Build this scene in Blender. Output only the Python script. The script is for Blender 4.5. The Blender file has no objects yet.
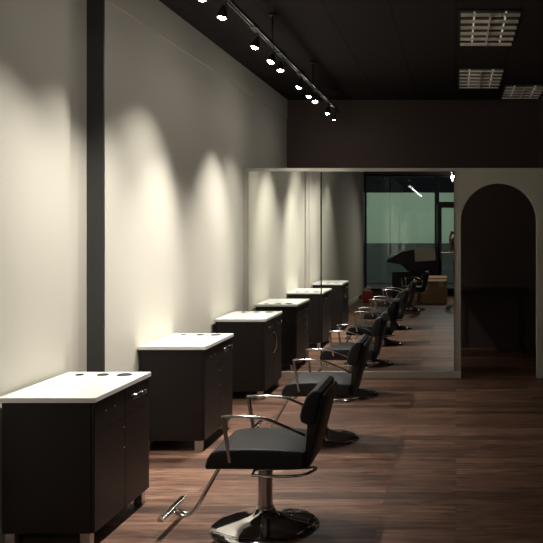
import bpy, bmesh, math, random
from mathutils import Vector, Matrix
PI = math.pi
C = bpy.context.scene.collection
random.seed(4)

# ------------------------------------------------------------------ materials
def mat(name, col, rough=.5, metal=0.0, spec=.5, coat=0.0, emit=None, estr=0.0, bump=0.0, bscale=60.0, var=0.0):
    m = bpy.data.materials.new(name); m.use_nodes = True
    nt = m.node_tree; b = nt.nodes['Principled BSDF']
    b.inputs['Base Color'].default_value = (*col, 1)
    b.inputs['Roughness'].default_value = rough
    b.inputs['Metallic'].default_value = metal
    b.inputs['Specular IOR Level'].default_value = spec
    b.inputs['Coat Weight'].default_value = coat
    if emit:
        b.inputs['Emission Color'].default_value = (*emit, 1)
        b.inputs['Emission Strength'].default_value = estr
    if bump or var:
        tc = nt.nodes.new('ShaderNodeTexCoord')
        n = nt.nodes.new('ShaderNodeTexNoise'); n.inputs['Scale'].default_value = bscale
        n.inputs['Detail'].default_value = 4
        nt.links.new(tc.outputs['Object'], n.inputs['Vector'])
        if bump:
            bp = nt.nodes.new('ShaderNodeBump'); bp.inputs['Strength'].default_value = bump
            bp.inputs['Distance'].default_value = .01
            nt.links.new(n.outputs['Fac'], bp.inputs['Height'])
            nt.links.new(bp.outputs['Normal'], b.inputs['Normal'])
        if var:
            mx = nt.nodes.new('ShaderNodeMix'); mx.data_type = 'RGBA'
            mx.inputs['A'].default_value = (*[c*(1-var) for c in col], 1)
            mx.inputs['B'].default_value = (*[min(1, c*(1+var)) for c in col], 1)
            nt.links.new(n.outputs['Fac'], mx.inputs['Factor'])
            nt.links.new(mx.outputs['Result'], b.inputs['Base Color'])
    return m

M = {}
M['wall'] = mat('beige_paint', (.575, .545, .470), .75, spec=.25, bump=.04, bscale=90, var=.02)
M['base'] = mat('cream_trim_paint', (.60, .56, .48), .5)
M['dark'] = mat('dark_brown_paint', (.125, .092, .085), .8, spec=.2, bump=.05)
M['black'] = mat('gloss_black_panel', (.050, .048, .050), .42, spec=.5)
M['espresso'] = mat('espresso_laminate', (.011, .0068, .0070), .45, spec=.32, bump=.02, bscale=25, var=.15)
M['door'] = mat('espresso_front', (.012, .0075, .0077), .45, spec=.35, var=.15, bscale=25)
M['white'] = mat('white_quartz', (.86, .86, .83), .14, spec=.5)
M['hole'] = mat('dark_holder', (.02, .018, .018), .5)
M['steel'] = mat('brushed_steel', (.58, .56, .54), .32, metal=1)
M['chrome'] = mat('chrome', (.60, .59, .60), .06, metal=1)
M['chromesoft'] = mat('chrome_bar', (.80, .78, .76), .13, metal=1)
M['vinyl'] = mat('black_vinyl', (.013, .012, .0135), .5, spec=.3, bump=.08, bscale=220)
M['seam'] = mat('black_gap', (.008, .008, .008), .8)
M['card'] = mat('cardboard', (.46, .28, .16), .85, var=.12, bscale=12)
M['paper'] = mat('white_paper', (.75, .72, .66), .8)
M['red'] = mat('red_bag', (.55, .06, .04), .5)
M['frame'] = mat('dark_bronze_frame', (.018, .016, .016), .4, metal=.3)
M['hedge'] = mat('dark_low_wall', (.05, .055, .06), .9)
M['green'] = mat('pale_green_render', (.50, .58, .52), .9, var=.08, bscale=2)
M['ground'] = mat('asphalt', (.06, .06, .06), .9, bump=.2)
M['skin'] = mat('skin', (.62, .31, .21), .5)
M['shirt'] = mat('grey_green_shirt', (.14, .17, .14), .9, bump=.1)
M['trouser'] = mat('dark_trousers', (.03, .035, .05), .9, bump=.1)
M['hair'] = mat('brown_hair', (.04, .02, .012), .6)
M['lamphead'] = mat('lamp_black', (.012, .011, .011), .55)
M['track'] = mat('track_metal', (.10, .095, .09), .33, metal=.8)
M['bulb'] = mat('bulb', (1, 1, 1), .5, emit=(1, .95, .86), estr=110)
M['streetbulb'] = mat('street_bulb', (1, 1, 1), .5, emit=(1, .97, .9), estr=12)
M['louver'] = mat('louver_metal', (.90, .86, .77), .45)
M['tube'] = mat('tube_added_glow', (.8, .8, .75), .5, emit=(1, .93, .78), estr=.30)  # fixtures are off; weak glow added to brighten the louvre blades
M['phone'] = mat('phone_black', (.02, .02, .02), .2)
M['eye'] = mat('eye_white', (.8, .8, .8), .3)
M['lip'] = mat('lips', (.5, .17, .14), .5)

def mirror_mat():
    m = bpy.data.materials.new('mirror_glass'); m.use_nodes = True
    nt = m.node_tree; nt.nodes.clear()
    o = nt.nodes.new('ShaderNodeOutputMaterial'); g = nt.nodes.new('ShaderNodeBsdfGlossy')
    g.inputs['Color'].default_value = (.84, .86, .82, 1); g.inputs['Roughness'].default_value = 0
    nt.links.new(g.outputs[0], o.inputs[0]); return m
M['mirror'] = mirror_mat()

def glass_mat():
    m = bpy.data.materials.new('window_glass'); m.use_nodes = True
    nt = m.node_tree; nt.nodes.clear()
    o = nt.nodes.new('ShaderNodeOutputMaterial'); g = nt.nodes.new('ShaderNodeBsdfGlossy')
    t = nt.nodes.new('ShaderNodeBsdfTransparent'); f = nt.nodes.new('ShaderNodeFresnel'); x = nt.nodes.new('ShaderNodeMixShader')
    g.inputs['Roughness'].default_value = 0; f.inputs['IOR'].default_value = 1.6
    t.inputs['Color'].default_value = (.80, .88, .82, 1)
    nt.links.new(f.outputs[0], x.inputs[0]); nt.links.new(t.outputs[0], x.inputs[1]); nt.links.new(g.outputs[0], x.inputs[2])
    nt.links.new(x.outputs[0], o.inputs[0]); return m
M['glass'] = glass_mat()

def floor_mat():
    m = bpy.data.materials.new('wood_plank_floor'); m.use_nodes = True
    nt = m.node_tree; b = nt.nodes['Principled BSDF']; L = nt.links.new
    tc = nt.nodes.new('ShaderNodeTexCoord')
    br = nt.nodes.new('ShaderNodeTexBrick'); br.offset = .37; br.offset_frequency = 2
    br.inputs['Scale'].default_value = 1; br.inputs['Brick Width'].default_value = 1.15
    br.inputs['Row Height'].default_value = .125; br.inputs['Mortar Size'].default_value = .0018
    br.inputs['Mortar Smooth'].default_value = .3; br.inputs['Bias'].default_value = 0
    br.inputs['Color1'].default_value = (.0, .0, .0, 1); br.inputs['Color2'].default_value = (1, 1, 1, 1)
    br.inputs['Mortar'].default_value = (.5, .5, .5, 1)
    L(tc.outputs['Object'], br.inputs['Vector'])
    cr = nt.nodes.new('ShaderNodeValToRGB')
    e = cr.color_ramp.elements
    e[0].position = 0; e[0].color = (.085, .044, .029, 1); e[1].position = 1; e[1].color = (.265, .150, .100, 1)
    k = cr.color_ramp.elements.new(.5); k.color = (.165, .086, .056, 1)
    L(br.outputs['Color'], cr.inputs['Fac'])
    # streaky grain along X, shifted per plank
    mp = nt.nodes.new('ShaderNodeMapping'); mp.inputs['Scale'].default_value = (1.5, 13, 1)
    ad = nt.nodes.new('ShaderNodeVectorMath'); ad.operation = 'ADD'
    sc = nt.nodes.new('ShaderNodeVectorMath'); sc.operation = 'SCALE'; sc.inputs['Scale'].default_value = 7
    L(br.outputs['Color'], sc.inputs[0]); L(tc.outputs['Object'], ad.inputs[0]); L(sc.outputs[0], ad.inputs[1])
    L(ad.outputs[0], mp.inputs['Vector'])
    n = nt.nodes.new('ShaderNodeTexNoise'); n.inputs['Scale'].default_value = 2.6; n.inputs['Detail'].default_value = 7
    n.inputs['Roughness'].default_value = .62; n.inputs['Distortion'].default_value = .6
    L(mp.outputs[0], n.inputs['Vector'])
    r2 = nt.nodes.new('ShaderNodeValToRGB'); r2.color_ramp.elements[0].position = .30; r2.color_ramp.elements[1].position = .68
    r2.color_ramp.elements[0].color = (.22, .20, .19, 1); r2.color_ramp.elements[1].color = (1.38, 1.33, 1.3, 1)
    L(n.outputs['Fac'], r2.inputs['Fac'])
    mu = nt.nodes.new('ShaderNodeMix'); mu.data_type = 'RGBA'; mu.blend_type = 'MULTIPLY'; mu.inputs['Factor'].default_value = 1
    L(cr.outputs[0], mu.inputs['A']); L(r2.outputs[0], mu.inputs['B'])
    # knots
    mk = nt.nodes.new('ShaderNodeMapping'); mk.inputs['Scale'].default_value = (2.6, 9, 1)
    L(ad.outputs[0], mk.inputs['Vector'])
    vo = nt.nodes.new('ShaderNodeTexVoronoi'); vo.inputs['Scale'].default_value = 1.0
    L(mk.outputs[0], vo.inputs['Vector'])
    r3 = nt.nodes.new('ShaderNodeValToRGB'); r3.color_ramp.elements[0].position = .03; r3.color_ramp.elements[1].position = .17
    r3.color_ramp.elements[0].color = (.35, .3, .28, 1); r3.color_ramp.elements[1].color = (1, 1, 1, 1)
    L(vo.outputs['Distance'], r3.inputs['Fac'])
    m3 = nt.nodes.new('ShaderNodeMix'); m3.data_type = 'RGBA'; m3.blend_type = 'MULTIPLY'; m3.inputs['Factor'].default_value = .8
    L(mu.outputs['Result'], m3.inputs['A']); L(r3.outputs[0], m3.inputs['B'])
    mo = nt.nodes.new('ShaderNodeMix'); mo.data_type = 'RGBA'
    mo.inputs['B'].default_value = (.04, .025, .02, 1)
    L(br.outputs['Fac'], mo.inputs['Factor']); L(m3.outputs['Result'], mo.inputs['A'])
    L(mo.outputs['Result'], b.inputs['Base Color'])
    b.inputs['Roughness'].default_value = .46; b.inputs['Specular IOR Level'].default_value = .35
    bp = nt.nodes.new('ShaderNodeBump'); bp.inputs['Strength'].default_value = .15; bp.inputs['Distance'].default_value = .004
    L(n.outputs['Fac'], bp.inputs['Height']); L(bp.outputs[0], b.inputs['Normal'])
    return m
M['floor'] = floor_mat()

def ceil_mat():
    m = bpy.data.materials.new('black_ceiling_tiles'); m.use_nodes = True
    nt = m.node_tree; b = nt.nodes['Principled BSDF']; L = nt.links.new
    tc = nt.nodes.new('ShaderNodeTexCoord')
    br = nt.nodes.new('ShaderNodeTexBrick'); br.offset = 0
    br.inputs['Scale'].default_value = 1; br.inputs['Brick Width'].default_value = .52
    br.inputs['Row Height'].default_value = 1.1; br.inputs['Mortar Size'].default_value = .012
    br.inputs['Color1'].default_value = (.034, .028, .027, 1); br.inputs['Color2'].default_value = (.037, .030, .029, 1)
    br.inputs['Mortar'].default_value = (.024, .019, .019, 1)
    L(tc.outputs['Object'], br.inputs['Vector']); L(br.outputs['Color'], b.inputs['Base Color'])
    b.inputs['Roughness'].default_value = .9; b.inputs['Specular IOR Level'].default_value = .1
    return m
M['ceil'] = ceil_mat()

# ------------------------------------------------------------------ mesh helpers
def add_box(bm, lo, hi, bev=0, seg=2):
    lo, hi = Vector(lo), Vector(hi)
    r = bmesh.ops.create_cube(bm, size=1)
    vs = r['verts']
    c = (lo+hi)/2; s = hi-lo
    for v in vs: v.co = Vector((v.co.x*s.x, v.co.y*s.y, v.co.z*s.z)) + c
    if bev:
        es = list({e for v in vs for e in v.link_edges})
        bmesh.ops.bevel(bm, geom=es, offset=bev, segments=seg, affect='EDGES', profile=.5)
    return bm
def bx(lo, hi, bev=0, seg=2): return add_box(bmesh.new(), lo, hi, bev, seg)
def add_prism(bm, pts, axis, a, b, bev=0, seg=2):
    """pts 2-D polygon; axis 'y': pts are (x,z) extruded over y a..b ; 'z': pts (x,y); 'x': pts (y,z)"""
    def P(p, t):
        return {'y': (p[0], t, p[1]), 'z': (p[0], p[1], t), 'x': (t, p[0], p[1])}[axis]
    A = [bm.verts.new(P(p, a)) for p in pts]; B = [bm.verts.new(P(p, b)) for p in pts]
    n = len(pts); fs = [bm.faces.new(A), bm.faces.new(B[::-1])]
    for i in range(n): fs.append(bm.faces.new((A[i], B[i], B[(i+1) % n], A[(i+1) % n])))
    bmesh.ops.recalc_face_normals(bm, faces=fs)
    if bev:
        es = list({e for f in fs[:2] for e in f.edges})
        bmesh.ops.bevel(bm, geom=es, offset=bev, segments=seg, affect='EDGES', profile=.5)
    return bm
def smooth_path(pts, n=5):
    """catmull-rom"""
    P = [Vector(p) for p in pts]; out = []
    for i in range(len(P)-1):
        p0 = P[i-1] if i else P[0]*2-P[1]; p1, p2 = P[i], P[i+1]
        p3 = P[i+2] if i+2 < len(P) else P[-1]*2-P[-2]
        for k in range(n):
            t = k/n
            out.append(.5*((2*p1)+(-p0+p2)*t+(2*p0-5*p1+4*p2-p3)*t*t+(-p0+3*p1-3*p2+p3)*t**3))
    out.append(P[-1]); return out
def add_tube(bm, pts, r, seg=10, closed=False, ry=None):
    P = [Vector(p) for p in pts]; n = len(P); rings = []
    ref = None
    for i in range(n):
        if closed: d = P[(i+1) % n]-P[i-1]
        else: d = P[min(i+1, n-1)]-P[max(i-1, 0)]
        d.normalize()
        if ref is None:
            ref = Vector((0, 0, 1)) if abs(d.z) < .9 else Vector((1, 0, 0))
        u = (ref - d*ref.dot(d)); u.normalize(); ref = u
        w = d.cross(u)
        rr = r[i] if isinstance(r, (list, tuple)) else r
        r2 = rr if ry is None else ry
        rings.append([bm.verts.new(P[i]+u*(rr*math.cos(2*PI*k/seg))+w*(r2*math.sin(2*PI*k/seg))) for k in range(seg)])
    fs = []
    for i in range(n if closed else n-1):
        A, B = rings[i], rings[(i+1) % n]
        for k in range(seg): fs.append(bm.faces.new((A[k], A[(k+1) % seg], B[(k+1) % seg], B[k])))
    if not closed:
        fs.append(bm.faces.new(rings[0][::-1])); fs.append(bm.faces.new(rings[-1]))
    bmesh.ops.recalc_face_normals(bm, faces=fs)
    return bm
def add_lathe(bm, prof, seg=40, c=(0, 0, 0)):
    rings = []; fs = []
    for r, z in prof:
        if r < 1e-5: rings.append([bm.verts.new((c[0], c[1], c[2]+z))])
        else: rings.append([bm.verts.new((c[0]+r*math.cos(2*PI*k/seg), c[1]+r*math.sin(2*PI*k/seg), c[2]+z)) for k in range(seg)])
    for A, B in zip(rings, rings[1:]):
        for k in range(seg):
            a = [A[k % len(A)], A[(k+1) % len(A)]] if len(A) > 1 else [A[0]]
            b = [B[(k+1) % len(B)], B[k % len(B)]] if len(B) > 1 else [B[0]]
            if len(a)+len(b) > 2: fs.append(bm.faces.new(a+b))
    bmesh.ops.recalc_face_normals(bm, faces=fs)
    return bm
def obj(name, bm, m, parent=None, smooth=False, loc=None):
    me = bpy.data.meshes.new(name); bm.normal_update(); bm.to_mesh(me); bm.free()
    me.materials.append(m if not isinstance(m, str) else M[m])
    o = bpy.data.objects.new(name, me); C.objects.link(o)
    if smooth:
        for p in me.polygons: p.use_smooth = True
        try:
            me.set_sharp_from_angle(angle=math.radians(38))
        except Exception: pass
    if parent: o.parent = parent
    if loc: o.location = loc
    return o
def thing(name, label, cat, loc=(0, 0, 0), rz=0, group=None):
    o = bpy.data.objects.new(name, None); C.objects.link(o); o.empty_display_size = .1
    o.location = loc; o.rotation_euler = (0, 0, rz); return tag(o, label, cat, group)
def tag(o, label, cat, group=None):
    o['label'] = label; o['category'] = cat
    if group: o['group'] = group
    return o
def struct(name, bm, m, label=None, parent=None):
    o = obj(name, bm, m, parent)
    if not parent: o['kind'] = 'structure'
    if label: o['label'] = label
    return o
def dup(root, loc, rz=None, label=None):
    r = root.copy(); C.objects.link(r); r.location = loc
    if rz is not None: r.rotation_euler = (0, 0, rz)
    if label: r['label'] = label
    def rec(a, b):
        for ch in list(a.children):
            c = ch.copy(); C.objects.link(c); c.parent = b; rec(ch, c)
    rec(root, r); return r

# ------------------------------------------------------------------ room (camera stands at 0,0; +Y to the mirror)
D = 8.87; BACK = 11.15; H = 3.37; FR = -2.2; XR = 2.3; XRB = 1.135
NW = -2.315; FW = -2.30
struct('floor', bx((-2.6, FR-.1, -.12), (XR+.1, BACK+.1, 0)), 'floor', 'brown wood plank floor')
struct('ceiling', bx((-2.6, FR-.1, H), (XR+.1, BACK+.1, H+.1)), 'ceil', 'black tiled ceiling')
bm = bmesh.new()
pts = [(-2.6, FR-.1), (NW, FR-.1), (NW, 4.86), (-2.35, 4.88), (-2.35, 4.99), (-2.41, 5.0), (-2.41, 5.37), (FW, 5.37), (FW, BACK), (-2.6, BACK)]
add_prism(bm, pts, 'z', 0, H)
struct('wall_left', bm, 'wall', 'beige side wall lit by the track lamps')
# upper wall band (shallow bulkhead whose lower edge is the faint line under the ceiling)
bm = bx((FW, 5.38, 3.11), (FW+.010, BACK, H))
struct('trim_1', bm, 'wall', 'shallow beige band along the top of the left wall')
struct('trim_2', bx((-2.41, 5.35, 0), (FW+.002, 5.369, H-.001), .002), 'black', 'tall black glossy strip from floor to ceiling on left wall')
struct('wall_back', bx((-2.6, BACK, 0), (XR+.1, BACK+.1, H)), 'dark', 'dark brown rear wall')
struct('wall_right', bx((XR, FR-.1, 0), (XR+.1, BACK, H)), 'dark', 'dark brown right wall')
struct('wall_alcove', bx((XRB, D+.12, 0), (XRB+.1, BACK, H)), 'dark', 'dark side wall of the rear room')
# partition with arch
AX0, AX1, SP = .052, .876, 1.695
ac = (AX0+AX1)/2; ar = (AX1-AX0)/2
pts = [(FW, 0), (AX0, 0), (AX0, SP)]
for k in range(1, 24):
    a = PI - PI*k/24; pts.append((ac+ar*math.cos(a), SP+ar*math.sin(a)))
pts += [(AX1, SP), (AX1, 0), (XR, 0), (XR, 2.27), (FW, 2.27)]
struct('wall_partition', add_prism(bmesh.new(), pts, 'y', D, D+.12), 'wall', 'beige partition wall with arched opening')
# baseboards
bm = bmesh.new()
add_prism(bm, [(D-.014, 0), (D, 0), (D, .075), (D-.008, .075), (D-.014, .068)], 'x', FW+.014, AX0+.001)
add_prism(bm, [(D-.014, 0), (D, 0), (D, .075), (D-.008, .075), (D-.014, .068)], 'x', AX1-.001, XR-.014)
struct('baseboard_partition', bm, 'base')
bm = bmesh.new()
for x, y0, y1 in ((NW, FR, 4.86), (FW, 5.37, D)):
    add_prism(bm, [(x, 0), (x+.014, 0), (x+.014, .075), (x+.006, .085), (x, .085)], 'y', y0, y1)
struct('baseboard_left', bm, 'base')
bm = bmesh.new()
add_prism(bm, [(XR, 0), (XR-.014, 0), (XR-.014, .075), (XR-.006, .085), (XR, .085)], 'y', FR, D)
struct('baseboard_right', bm, 'base')

# wall mirrors (hung a hair out of square)
YAW = math.radians(-.17)
def mirror(x0, x1, label):
    t = thing('wall_mirror', label, 'mirror', ((x0+x1)/2, D, .078), group='wall mirrors')
    w = (x1-x0)/2; t.rotation_euler = (0, 0, YAW); t.location.y = D - abs(math.sin(YAW))*w
    obj('mirror_glass', bx((-w, -.008, 0), (w, -.002, 2.155)), 'mirror', t)
    bm = bmesh.new()
    add_box(bm, (-w, -.003, 2.156), (w, -.0005, 2.160)); add_box(bm, (-w, -.002, .0), (w, -.0005, 2.155))
    obj('mirror_backing', bm, 'steel', t)
    return t
mirror(-2.243, -1.464, 'tall narrow wall mirror panel next to the lit left wall')
mirror(-1.450, -.022, 'wide wall mirror panel reaching the arched doorway')
struct('trim_3', bx((-1.463, D-.006, .078), (-1.451, D-.0005, 2.23)), 'seam', 'dark vertical seam between the mirrors')

# ------------------------------------------------------------------ storefront behind the camera
bm = bmesh.new()
add_box(bm, (-2.31, FR-.1, 2.95), (XR, FR, H))
add_box(bm, (-2.31, FR-.1, 0), (-.53, FR, .12)); add_box(bm, (.58, FR-.1, 0), (XR, FR, .12))
struct('wall_front', bm, 'dark', 'dark header and sill of the shop front')
def window(n, x0, x1, z0, z1, bars=()):
    t = bpy.data.objects.new('window_%d' % n, None); C.objects.link(t); t.location = ((x0+x1)/2, FR-.05, z0); t['kind'] = 'structure'
    w = (x1-x0)/2; h = z1-z0; f = .055
    bm = bmesh.new()
    add_box(bm, (-w, -.04, 0), (-w+f, .04, h)); add_box(bm, (w-f, -.04, 0), (w, .04, h))
    add_box(bm, (-w+f, -.04, 0), (w-f, .04, f)); add_box(bm, (-w+f, -.04, h-f), (w-f, .04, h))
    for b in bars: add_box(bm, (-w+f, -.03, b-z0-.025), (w-f, .03, b-z0+.025))
    obj('window_frame', bm, 'frame', t)
    obj('window_pane', bx((-w+f, -.004, f), (w-f, .004, h-f)), 'glass', t)
window(1, -2.30, -.53, .12, 2.95)
window(2, .58, XR, .12, 2.95)
window(3, -.53, .58, 2.23, 2.95)
t = bpy.data.objects.new('door_1', None); C.objects.link(t); t.location = (.025, FR-.05, 0); t['kind'] = 'structure'
bm = bmesh.new()
for a, b in (((-.55, -.04, 0), (-.44, .04, 2.23)), ((.44, -.04, 0), (.55, .04, 2.23)), ((-.44, -.04, 0), (.44, .04, .18)), ((-.44, -.04, 2.14), (.44, .04, 2.23))):
    add_box(bm, a, b)
obj('door_frame', bm, 'frame', t)
obj('door_glass', bx((-.44, -.004, .18), (.44, .004, 2.14)), 'glass', t)
bm = bmesh.new(); add_tube(bm, [(-.47, .04, .85), (-.47, .085, .87), (-.47, .085, 1.25), (-.47, .04, 1.27)], .012)
add_tube(bm, [(-.47, .06, 1.05), (.3, .06, 1.05)], .012)
obj('door_handle', bm, 'steel', t)
# outside
tag(obj('low_wall', bx((-7, -7.2, 0), (5, -7, 1.2)), 'hedge'), 'low dark wall outside, seen through the shop window', 'wall')
tag(obj('building', bx((-9, -8.6, 0), (7, -8.2, 2.78)), 'green'), 'pale green building outside beyond the low wall', 'building')
struct('ground', bx((-9, -8.6, -.14), (7, FR-.1, -.02)), 'ground')
def light(name, kind, loc, e, col=(1, 1, 1), aim=None, parent=None, **k):
    l = bpy.data.lights.new(name, kind); l.energy = e; l.color = col
    for a, v in k.items(): setattr(l, a, v)
    o = bpy.data.objects.new(name, l); C.objects.link(o); o.location = loc
    if aim is not None:
        o.rotation_euler = (Vector(aim)-Vector(loc)).to_track_quat('-Z', 'Y').to_euler()
    if parent: o.parent = parent
    return o
t = thing('added_fill_light', 'added unseen fill light outside, over the shop window', 'lamp', (-1.6, FR-.1, 3.0))  # added fill with housing, unseen, put in to brighten the building outside
obj('lamp_housing', bx((-.5, -.16, .0), (.5, 0, .06), .01), 'frame', t)
for k in (-.45, .45):
    light('outdoor_fill_spot', 'SPOT', (k, -.2, -.03), 360, (.97, 1, .95), (k*3, -6, -1.6), t, spot_size=math.radians(130), spot_blend=1, shadow_soft_size=.05)

# ------------------------------------------------------------------ ceiling fluorescent fixtures (louvred)
def fixture(x0, x1, y0, y1, label, n=5, bh=.026):
    t = thing('ceiling_light', label, 'light', ((x0+x1)/2, (y0+y1)/2, H), group='louvred ceiling lights')
    w, l = (x1-x0)/2, (y1-y0)/2
    bm = bmesh.new(); f = .018; zb = -.03
    for a, b in (((-w, -l), (-w+f, l)), ((w-f, -l), (w, l)), ((-w+f, -l), (w-f, -l+f)), ((-w+f, l-f), (w-f, l))):
        add_box(bm, (*a, -.012), (*b, -.001))
    obj('frame', bm, 'lamphead', t)
    obj('reflector', bx((-w+f, -l+f, -.012), (w-f, l-f, -.002)), 'track', t)
    for k in range(n+1):
        y = -l+f+.012 + (2*l-2*f-.024)*k/n
        add = bmesh.new(); add_prism(add, [(y-.010, -.030), (y+.010, -.030), (y+.002, -.030-bh), (y-.002, -.030-bh)], 'x', -w+f, w-f)
        obj('louver_blade', add, 'louver', t)
    obj('divider', bx((-.006, -l+f, -.031-bh), (.006, l-f, -.030)), 'louver', t)
    for x in (-w*.5, w*.5):
        bm = bmesh.new(); add_tube(bm, [(x, -l+f+.02, -.020), (x, l-f-.02, -.020)], .007, 8); obj('tube', bm, 'tube', t, True)
    return t
fixture(.02, .535, 6.56, 7.66, 'nearest louvred ceiling light, the largest and brightest of three')
fixture(.02, .535, 8.92, 10.0, 'middle louvred ceiling light, directly beyond the nearest one', 5, .018)
fixture(.585, 1.10, 9.95, 10.80, 'farthest louvred ceiling light at the right edge by the rear wall', 4, .018)

# ------------------------------------------------------------------ track and lamps
TX, TZ = -1.50, 3.11
t = thing('lighting_track', 'long dark metal lighting track hanging under the black ceiling', 'light track', (TX, 2.5, TZ))
bm = bmesh.new()
add_box(bm, (-.018, 0, -.008), (-.008, 8.1, .014)); add_box(bm, (.008, 0, -.008), (.018, 8.1, .014)); add_box(bm, (-.018, 0, .010), (.018, 8.1, .016))
obj('rail', bm, 'track', t)
for y in (1.0, 2.62, 3.55, 4.45, 5.35, 6.3, 7.3):
    obj('connector', bx((-.026, y, -.016), (.026, y+.16, .022), .004), 'track', t)
for y in (.3, 2.3, 4.2, 6.1, 7.9):
    bm = bmesh.new(); add_tube(bm, [(0, y, .016), (0, y, H-TZ-.01)], .006, 8); add_tube(bm, [(0, y, H-TZ-.02), (0, y, H-TZ)], .035, 16)
    obj('hanger', bm, 'lamphead', t, True)

def lamp(i, y, aim, e, ang, blend, label, dz=.11, pos=None, group='track spotlights', spill=None, col=(1, .955, .875), rad=.02):
    p = Vector(pos) if pos else Vector((TX-.02, y, TZ-dz-.01)); d = (Vector(aim)-p).normalized()
    t = thing('track_spotlight', label, 'spotlight', p, group=group)
    q = d.to_track_quat('-Z', 'Y')
    def R(bm):
        bmesh.ops.transform(bm, matrix=q.to_matrix().to_4x4(), verts=bm.verts); return bm
    # housing: open cup pointing along -Z
    bm = add_lathe(bmesh.new(), [(0, .07), (.014, .07), (.018, .05), (.034, .005), (.036, -.012), (.032, -.012), (.029, .004), (0, .008)], 20)
    obj('lamp_housing', R(bm), 'lamphead', t, True)
    bm = add_lathe(bmesh.new(), [(0, -.024), (.012, -.022), (.021, -.014), (.025, -.002), (.025, .003), (0, .004)], 20)
    b = obj('bulb', R(bm), 'bulb', t, True)
    bm = bmesh.new(); add_tube(bm, smooth_path([(0, 0, .0), (.03, 0, .04), (.02, 0, dz)], 4), .005, 8)
    obj('stem', bm, 'track', t, True)
    o = light('spot', 'SPOT', d*.035, e, col, None, t, spot_size=math.radians(ang), spot_blend=blend, shadow_soft_size=rad)
    o.rotation_euler = q.to_euler()
    light('spill', 'POINT', d*.05, SPILL, col, None, t, shadow_soft_size=.03)
    return t
WX = FW
ordn = ['the one farthest out above the picture', 'just above the top edge of the picture', 'the first one in view at the top', 'second one in view from the top',
        'third one in view from the top', 'fourth one in view from the top', 'fifth one in view from the top', 'sixth one in view from the top', 'fourth from the far end',
        'third from the far end', 'second from the far end', 'at the far end']
K = 1.0; SPILL = .7
LAMPS = [
 (3.35, (NW, 3.10, 1.10), 60, 70, 1),
 (4.35, (-2.15, 3.90, .40), 112, 90, 1),
 (4.90, (-2.20, 4.75, .50), 108, 88, 1),
 (5.33, (-1.85, 5.05, .40), 130, 94, 1),
 (6.20, (-2.25, 5.80, .50), 112, 90, 1),
 (6.74, (-2.18, 6.00, .66), 240, 60, 1),
 (7.10, (-1.45, 6.60, .30), 170, 86, 1),
 (7.94, (-2.25, 7.62, .95), 200, 66, 1),
 (8.48, (-2.15, 8.20, .50), 100, 80, 1),
 (8.84, (-1.35, 7.90, .40), 120, 80, 1),
 (9.70, (-1.8, 9.5, .2), 45, 80, 1),
 (10.2, (-1.5, 11.0, .6), 60, 90, 1),
]
for i, (y, aim, e, ang, bl) in enumerate(LAMPS):
    lab = 'black spotlight on the wall track, ' + ordn[i]
    lamp(i, y, aim, e*K, ang, bl, lab)

FP = (-.17, -1.80)
t = thing('pendant_bar', 'short lamp bar hanging from the ceiling near the shop front', 'lamp bar', (FP[0], FP[1], 2.97))
obj('bar', bx((-.02, -.30, -.01), (.02, .30, .012), .002), 'track', t)
bm = bmesh.new(); add_tube(bm, [(0, 0, .01), (0, 0, H-2.975)], .008, 8); obj('hanger', bm, 'lamphead', t, True)
lamp(0, 0, (-1.5, -.3, .2), 52, 110, 1, 'higher bright lamp reflected at the top right corner of the mirror', .07, (FP[0]+.03, FP[1]+.2, 2.885), 'front spotlights')
lamp(0, 0, (-1.2, .8, .2), 52, 110, 1, 'lower bright lamp reflected at the top right corner of the mirror', .07, (FP[0]+.03, FP[1]-.24, 2.72+.165), 'front spotlights')

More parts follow.
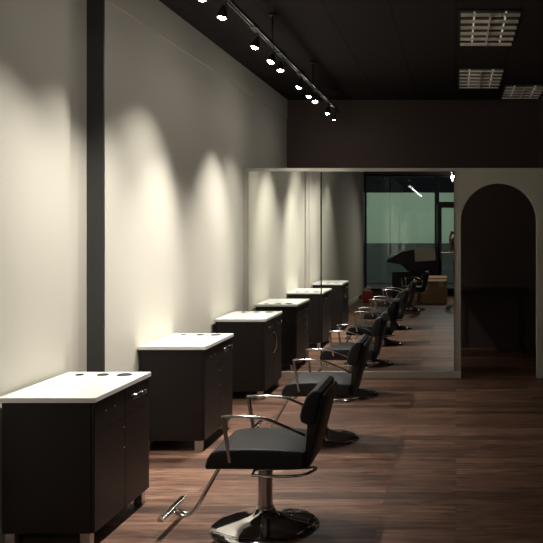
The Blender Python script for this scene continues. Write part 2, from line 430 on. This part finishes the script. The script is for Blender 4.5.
# ------------------------------------------------------------------ styling stations (cabinets)
def pull(parent, name, vertical=False, c=(0, 0, 0), ln=.17):
    bm = bmesh.new(); p = []
    for k in range(9):
        s = -1+2*k/8; out = .032*(1-s*s)**.6 if abs(s) < 1 else 0
        if vertical: p.append((c[0]+out+.003, c[1], c[2]+s*ln/2))
        else: p.append((c[0]+out+.003, c[1]+s*ln/2, c[2]+.010*(1-s*s)))
    if vertical: add_tube(bm, smooth_path(p, 2), .011, 8, ry=.007)
    else: add_tube(bm, smooth_path(p, 2), .013, 8, ry=.008)
    return obj(name, bm, 'chrome', parent, True)
def cabinet(loc, label, kind):
    L = .735; W = .462; B = .077; T = .735
    t = thing('styling_station', label, 'cabinet', loc, group='styling stations along the left wall')
    # local: x 0 = back (wall side) .. W front ; y 0..L
    bm = bmesh.new(); th = .018
    add_box(bm, (.016, 0, B), (W, th, T), .0015, 1); add_box(bm, (.016, L-th, B), (W, L, T), .0015, 1)
    add_box(bm, (.016, th, B), (th+.016, L-th, T)); add_box(bm, (th, th, B), (W, L-th, B+th)); add_box(bm, (th, th, T-th), (W, L-th, T))
    obj('cabinet_body', bm, 'espresso', t)
    fx0, fx1 = W+.001, W+.019
    g = .003; mid = L/2+.012
    zd = T-.16
    cols = ((.002, mid-g/2), (mid+g/2, L-.002))
    for j, (a, b) in enumerate(cols):
        dr = obj('drawer', bx((fx0, a, zd+g/2), (fx1, b, T-.006), .002, 1), 'door', t)
        yc = (a+b)/2; zc = (zd+T)/2+.012
        if j == 1 or kind == 'full': pull(dr, 'drawer_pull', False, (fx1, yc, zc))
        else:
            for s in (-.055, .055):
                bm = bmesh.new(); add_tube(bm, [(fx1-.001, yc+s, zc), (fx1+.003, yc+s, zc)], .0055, 10); obj('screw', bm, 'steel', dr)
    for j, (a, b) in enumerate(cols):
        dd = obj('door', bx((fx0, a, B+.002), (fx1, b, zd-g/2), .002, 1), 'door', t)
        if j == 0:
            if kind == 'full': pull(dd, 'door_handle', True, (fx1, b-.045, .50), .20)
            else:
                for s in (-.055, .055):
                    bm = bmesh.new(); add_tube(bm, [(fx1-.001, b-.012, .47+s), (fx1+.003, b-.012, .47+s)], .0055, 10); obj('screw', bm, 'steel', dd)
    # worktop with three tool holders
    bm = bx((-.0, -.012, T), (W+.028, L+.008, T+.026), .003, 2)
    obj('worktop', bm, 'white', t)
    for x, r in ((.115, .022), (.25, .031), (.375, .040)):
        bm = add_lathe(bmesh.new(), [(0, .0005), (r*.86, .0005), (r*.9, .004), (r, .004), (r*1.04, 0), (0, -.001)], 28, (x, L-.10, T+.026))
        obj('tool_holder', bm, 'hole', t, True)
    for x in (.03, W-.055):
        for y in (.001, L-.051):
            obj('foot', bx((x, y, 0), (x+.05, y+.05, B), .002, 1), 'steel', t)
    return t
c1 = cabinet((-2.293, 4.11, 0), 'dark brown styling cabinet with white top, nearest to the camera, beside the black wall strip', 'holes')
dup(c1, (-2.295, 5.92, 0), None, 'dark brown styling cabinet with white top, the middle one of three')
cabinet((-2.283, 7.73, 0), 'dark brown styling cabinet with white top and curved door handle, closest to the mirror', 'full')

# ------------------------------------------------------------------ salon chair (faces -X)
def ribbon(bm, pts, th, y0, y1):
    P = [Vector((p[0], p[1])) for p in pts]; up, dn = [], []
    for i, p in enumerate(P):
        d = P[min(i+1, len(P)-1)]-P[max(i-1, 0)]; d.normalize(); nrm = Vector((-d.y, d.x))*th/2
        up.append(tuple(p+nrm)); dn.append(tuple(p-nrm))
    return add_prism(bm, up+dn[::-1], 'y', y0, y1)
def chair(loc, rz, label):
    t = thing('salon_chair', label, 'chair', loc, rz, 'hydraulic salon chairs')
    # seat cushion
    pr = [(-.250, .374), (-.256, .388), (-.247, .425), (-.228, .455), (-.205, .468), (-.16, .475), (-.05, .479), (.10, .476), (.23, .468), (.25, .46), (.25, .374)]
    bm = add_prism(bmesh.new(), pr, 'y', -.238, .238, .012, 3)
    obj('seat', bm, 'vinyl', t, True)
    # thick back cushion over a slimmer shell
    bp = [(.232, .612), (.226, .640), (.236, .690), (.262, .745), (.290, .772), (.318, .778), (.340, .766), (.338, .740), (.315, .640), (.300, .600), (.262, .598)]
    b = obj('backrest', add_prism(bmesh.new(), bp, 'y', -.225, .225, .014, 3), 'vinyl', t, True)
    sh = [(.245, .385), (.262, .60), (.300, .62), (.330, .745), (.350, .752), (.362, .735), (.330, .60), (.298, .47), (.272, .372), (.250, .372)]
    obj('backrest_shell', add_prism(bmesh.new(), sh, 'y', -.205, .205, .008, 2), 'vinyl', t, True)
    # arms: flat chrome bar, front post and drooping arm in one strip
    for s in (-1, 1):
        a, c = sorted((s*.243, s*.270))
        top = smooth_path([(-.163, .646, 0), (-.10, .652, 0), (-.02, .650, 0), (.06, .638, 0), (.15, .603, 0), (.262, .553, 0)], 4)
        bm = add_tube(bmesh.new(), [(p.x, (a+c)/2, p.y) for p in top], .0075, 12, ry=.0145)
        obj('armrest', bm, 'chromesoft', t, True)
        bm = ribbon(bmesh.new(), [(-.156, .650), (-.150, .60), (-.137, .52), (-.118, .418)], .014, a, c)
        obj('arm_post', bm, 'chromesoft', t, True)
    # under-seat mechanism
    bm = bx((-.10, -.09, .350), (.12, .09, .374), .006)
    add_box(bm, (-.24, -.035, .360), (-.08, .035, .374), .004)
    obj('seat_bracket', bm, 'lamphead', t)
    bm = add_lathe(bmesh.new(), [(0, .07), (.046, .07), (.044, .11), (.0385, .115), (.0385, .30), (.034, .302), (.034, .358), (0, .358)], 28)
    obj('hydraulic_column', bm, 'steel', t, True)
    bm = add_lathe(bmesh.new(), [(0, 0), (.283, 0), (.288, .004), (.288, .010), (.280, .018), (.25, .028), (.20, .040), (.14, .052), (.09, .064), (.062, .078), (.052, .095), (.049, .10), (0, .10)], 64)
    obj('base', bm, 'chrome', t, True)
    # foot pump lever: long flat loop
    lp = [(-.05, -.04, 0.313), (.02, -.05, 0.323), (.16, -.045, 0.325), (.24, -.05, 0.330), (.285, -.07, 0.336), (.278, -.105, 0.330), (.22, -.135, 0.316), (.12, -.14, 0.311), (.02, -.13, 0.311), (-.045, -.10, 0.306)]
    bm = bmesh.new(); add_tube(bm, smooth_path(lp, 4), .0075, 8)
    add_tube(bm, [(-.045, -.10, 0.306), (-.05, -.04, 0.313), (-.03, 0, 0.308)], .0075, 8)
    add_tube(bm, [(-.048, -.10, 0.313), (-.050, -.10, .295)], .006, 8)
    obj('pump_lever', bm, 'chromesoft', t, True)
    # foot rest: twin tubes and cross bar
    bm = bmesh.new()
    for y in (-.022, .022):
        add_tube(bm, smooth_path([(-.16, y, .372), (-.225, y, .345), (-.30, y, .225), (-.365, y, .11), (-.395, y, .073), (-.435, y, .062), (-.475, y, .078), (-.497, y, .094)], 5), .0085, 10)
    obj('footrest_tube', bm, 'chromesoft', t, True)
    obj('footrest_bar', bx((-.518, -.185, .084), (-.486, .185, .106), .005), 'chromesoft', t)
    for s in (-1, 1):
        pass
    return t
ch = chair((-1.03, 4.43, 0), 0, 'black salon chair on a round chrome base, nearest to the camera')
dup(ch, (-1.03, 6.26, 0), 0, 'black salon chair on a round chrome base, second in the row, beside the middle cabinet')
dup(ch, (-1.03, 7.95, 0), 0, 'black salon chair on a round chrome base, third in the row, right before the mirror')
dup(ch, (-.95, 1.30, 0), math.radians(4), 'black salon chair seen only in the mirror, closest to the cardboard box')

# ------------------------------------------------------------------ rear room table behind the arch
t = thing('table', 'dark table against the rear wall seen through the arch', 'table', (.47, BACK-.30, 0))
obj('table_top', bx((-.48, -.28, .80), (.48, .28, .825), .003), 'frame', t)
for x in (-.44, .40):
    for y in (-.24, .24):
        bm = bmesh.new(); add_tube(bm, [(x*.97, y, .80), (x, y, 0)], .014, 8); obj('leg', bm, 'frame', t, True)

# ------------------------------------------------------------------ things near the shop front (seen in the mirror)
def carton(loc, w, d, h, rz, label, open_=True):
    t = thing('cardboard_box', label, 'box', loc, rz, 'cardboard boxes by the shop front')
    bm = bmesh.new(); k = .006
    for a, b in (((-w, -d, 0), (w, d, k)), ((-w, -d, k), (-w+k, d, h)), ((w-k, -d, k), (w, d, h)), ((-w+k, -d, k), (w-k, -d+k, h)), ((-w+k, d-k, k), (w-k, d, h))):
        add_box(bm, a, b)
    obj('box_body', bm, 'card', t)
    for s in (-1, 1):
        f = obj('flap', bx((-w+.01, 0, 0), (w-.01, d*.75, .005)), 'card', t, loc=(0, s*d, h)); f.rotation_euler = (math.radians(-12 if s > 0 else 192-6), 0, 0)
        if s < 0: f.rotation_euler = (math.radians(165), 0, 0)
    obj('shipping_label', bx((w*.35, d, h*.70), (w*.75, d+.002, h*.90)), 'paper', t)
    obj('packing_tape', bx((-w*.9, d, h*.55), (-w*.55, d+.001, h*.98)), 'paper', t)
    return t
carton((-.53, -.46, 0), .28, .24, .52, 0, 'large open cardboard box reflected in the mirror beside the photographer')
carton((-.98, -.60, 0), .10, .12, .22, .3, 'small cardboard box left of the large one')
t = thing('shopping_bag', 'red bag with pale paper sticking out, by the left wall near the window', 'bag', (-2.02, -.4, 0))
bm = bmesh.new(); add_prism(bm, [(-.09, 0), (.09, 0), (.105, .24), (.06, .26), (-.05, .25), (-.10, .24)], 'y', -.07, .07, .01)
obj('bag_body', bm, 'red', t, True)
bm = bmesh.new(); add_prism(bm, [(-.05, .2), (.06, .2), (.08, .33), (.01, .36), (-.06, .31)], 'y', -.03, .03, .005)
obj('paper', bm, 'paper', t, True)
# dark display desk by the window with a white sheet
t = thing('reception_desk', 'tall dark desk with a white sheet on it by the shop window', 'desk', (-1.05, -1.55, 0))
obj('desk_body', bx((-.50, -.22, 0), (.50, .18, .62), .01), 'frame', t)
bm = bmesh.new(); add_prism(bm, [(-.62, .90), (-.25, 1.10), (.10, 1.16), (.55, 1.22), (.56, .72), (.50, .62), (-.10, .62), (-.30, .80), (-.62, .85)], 'y', -.20, .20, .01)
obj('desk_top', bm, 'frame', t)
p = obj('paper_sheet', bx((-.24, -.003, -.15), (.24, .003, .15)), 'paper', t, loc=(.27, .21, 1.03)); p.rotation_euler = (0, math.radians(-4), 0)

# ------------------------------------------------------------------ the photographer (a sliver shows at the mirror's edge)
def skin(name, verts, edges, radii, m, parent, levels=2, root=0):
    me = bpy.data.meshes.new(name); me.from_pydata(verts, edges, []); o = bpy.data.objects.new(name, me); C.objects.link(o)
    o.parent = parent; md = o.modifiers.new('s', 'SKIN'); md.use_smooth_shade = True
    for i, r in enumerate(radii):
        r = r if isinstance(r, tuple) else (r, r); me.skin_vertices[0].data[i].radius = r
    me.skin_vertices[0].data[root].use_root = True
    s = o.modifiers.new('u', 'SUBSURF'); s.levels = levels; s.render_levels = levels
    me.materials.append(M[m]); return o
PX, PY = .06, -.66
person = thing('person', 'person in grey green shirt standing beside the cardboard box holding up a phone', 'person', (PX, PY, 0))
V, E, Rr = [], [], []
def vv(p, r, to=None):
    V.append(p); Rr.append(r); i = len(V)-1
    if to is not None: E.append((to, i))
    return i
pel = vv((0, 0, .93), (.15, .11)); wa = vv((0, 0, 1.08), (.135, .095), pel); chs = vv((0, 0, 1.28), (.165, .11), wa)
nb = vv((0, 0, 1.43), (.075, .07), chs); nk = vv((0, .01, 1.51), .052, nb); hd = vv((0, .025, 1.60), (.070, .085), nk); tp = vv((0, .02, 1.69), (.068, .082), hd)
hands = []
for s in (-1, 1):
    hp = vv((s*.09, 0, .86), .088, pel); kn = vv((s*.10, .01, .48), .058, hp); an = vv((s*.11, -.02, .09), .038, kn); to = vv((s*.12, .13, .035), (.04, .028), an)
    sh = vv((s*.17, 0, 1.38), .055, chs); el = vv((s*.225, .13, 1.15), .041, sh)
    wr = vv((-.16+s*.085, .40, 1.44), .027, el); pm = vv((-.16+s*.065, .455, 1.50), (.034, .02), wr); hands.append((s, pm))
    bx_, by_, bz_ = -.16+s*.065, .455, 1.50
    for k in range(4):   # fingers curl behind the phone
        l = (.030, .036, .034, .026)[k]
        f0 = vv((bx_-s*.004, by_+.012-.0*k, bz_+.020+.014*k-.02), .0095, pm)
        f1 = vv((bx_-s*(.012+l*.5), by_+.030, bz_+.006+.016*k), .0085, f0)
        vv((bx_-s*(.022+l), by_+.026, bz_+.008+.016*k), .0075, f1)
    t0 = vv((bx_-s*.008, by_-.022, bz_+.012), .011, pm); vv((bx_-s*.030, by_-.018, bz_+.035), .009, t0)
body = skin('body', V, E, Rr, 'skin', person)
def sub(idx_pts, m, name, lv=2):
    vs = [p for p, r in idx_pts[0]]; rs = [r for p, r in idx_pts[0]]
    return skin(name, vs, idx_pts[1], rs, m, person, lv)
sub(([((0, 0, .95), (.165, .125)), ((0, 0, 1.10), (.15, .11)), ((0, 0, 1.29), (.18, .125)), ((0, 0, 1.425), (.085, .08)),
      ((-.175, 0, 1.385), .069), ((-.226, .11, 1.18), .057), ((.175, 0, 1.385), .069), ((.226, .11, 1.18), .057), ((0, 0, .88), (.165, .125))],
     [(0, 1), (1, 2), (2, 3), (2, 4), (4, 5), (2, 6), (6, 7), (0, 8)]), 'shirt', 'shirt')
sub(([((0, 0, .93), (.158, .118)), ((-.092, 0, .84), .100), ((-.10, .01, .48), .072), ((-.11, -.02, .10), .058), ((.092, 0, .84), .100), ((.10, .01, .48), .072), ((.11, -.02, .10), .058)],
     [(0, 1), (1, 2), (2, 3), (0, 4), (4, 5), (5, 6)]), 'trouser', 'trousers')
bm = bmesh.new(); bmesh.ops.create_uvsphere(bm, u_segments=24, v_segments=14, radius=1)
for v in bm.verts:
    v.co = Vector((v.co.x*.083, v.co.y*.098-.002, v.co.z*.098+1.672))
bmesh.ops.delete(bm, geom=[v for v in bm.verts if v.co.y > .045 and v.co.z < 1.705], context='VERTS')
obj('hair', bm, 'hair', person, True)
for s in (-1, 1):
    bm = bmesh.new(); bmesh.ops.create_uvsphere(bm, u_segments=10, v_segments=8, radius=.011); obj('eye', bm, 'eye', person, True, (s*.03, .098, 1.635))
    bm = bmesh.new(); bmesh.ops.create_uvsphere(bm, u_segments=10, v_segments=8, radius=.018)
    for v in bm.verts: v.co.x *= .4; v.co.z *= 1.6
    obj('ear', bm, 'skin', person, True, (s*.082, .015, 1.625))
    bm = bmesh.new(); add_prism(bm, [(-.075, 0), (.17, 0), (.175, .03), (.12, .055), (.02, .085), (-.06, .08)], 'x', -.042, .042, .012)
    obj('shoe', bm, 'frame', person, True, (s*.115, -.01, 0))
bm = bmesh.new(); add_prism(bm, [(.092, 1.64), (.122, 1.60), (.095, 1.592)], 'x', -.012, .012, .004); obj('nose', bm, 'skin', person, True)
obj('mouth', bx((-.022, .092, 1.562), (.022, .104, 1.574), .004), 'lip', person)
ph = tag(obj('phone', bx((-.07, -.004, -.035), (.07, .004, .035), .003), 'phone'), 'black phone held up by the person', 'phone')
ph.location = (PX-.16, PY+.462, 1.545)

# ------------------------------------------------------------------ world, camera
w = bpy.data.worlds.new('World'); bpy.context.scene.world = w; w.use_nodes = True
w.node_tree.nodes['Background'].inputs[0].default_value = (.02, .022, .03, 1); w.node_tree.nodes['Background'].inputs[1].default_value = .3
cam = bpy.data.cameras.new('Camera'); co = bpy.data.objects.new('Camera', cam); C.objects.link(co)
co.location = (0, 0, 1.6); co.rotation_euler = (PI/2, 0, 0)
cam.sensor_width = 36; cam.lens = 36*820/543; cam.shift_x = -(456-271.5)/543; cam.shift_y = -(271.5-230)/543
cam.clip_start = .01
bpy.context.scene.camera = co
vs = bpy.context.scene.view_settings
vs.view_transform = 'Standard'; vs.look = 'None'; vs.exposure = 0; vs.gamma = 1; vs.use_curve_mapping = False
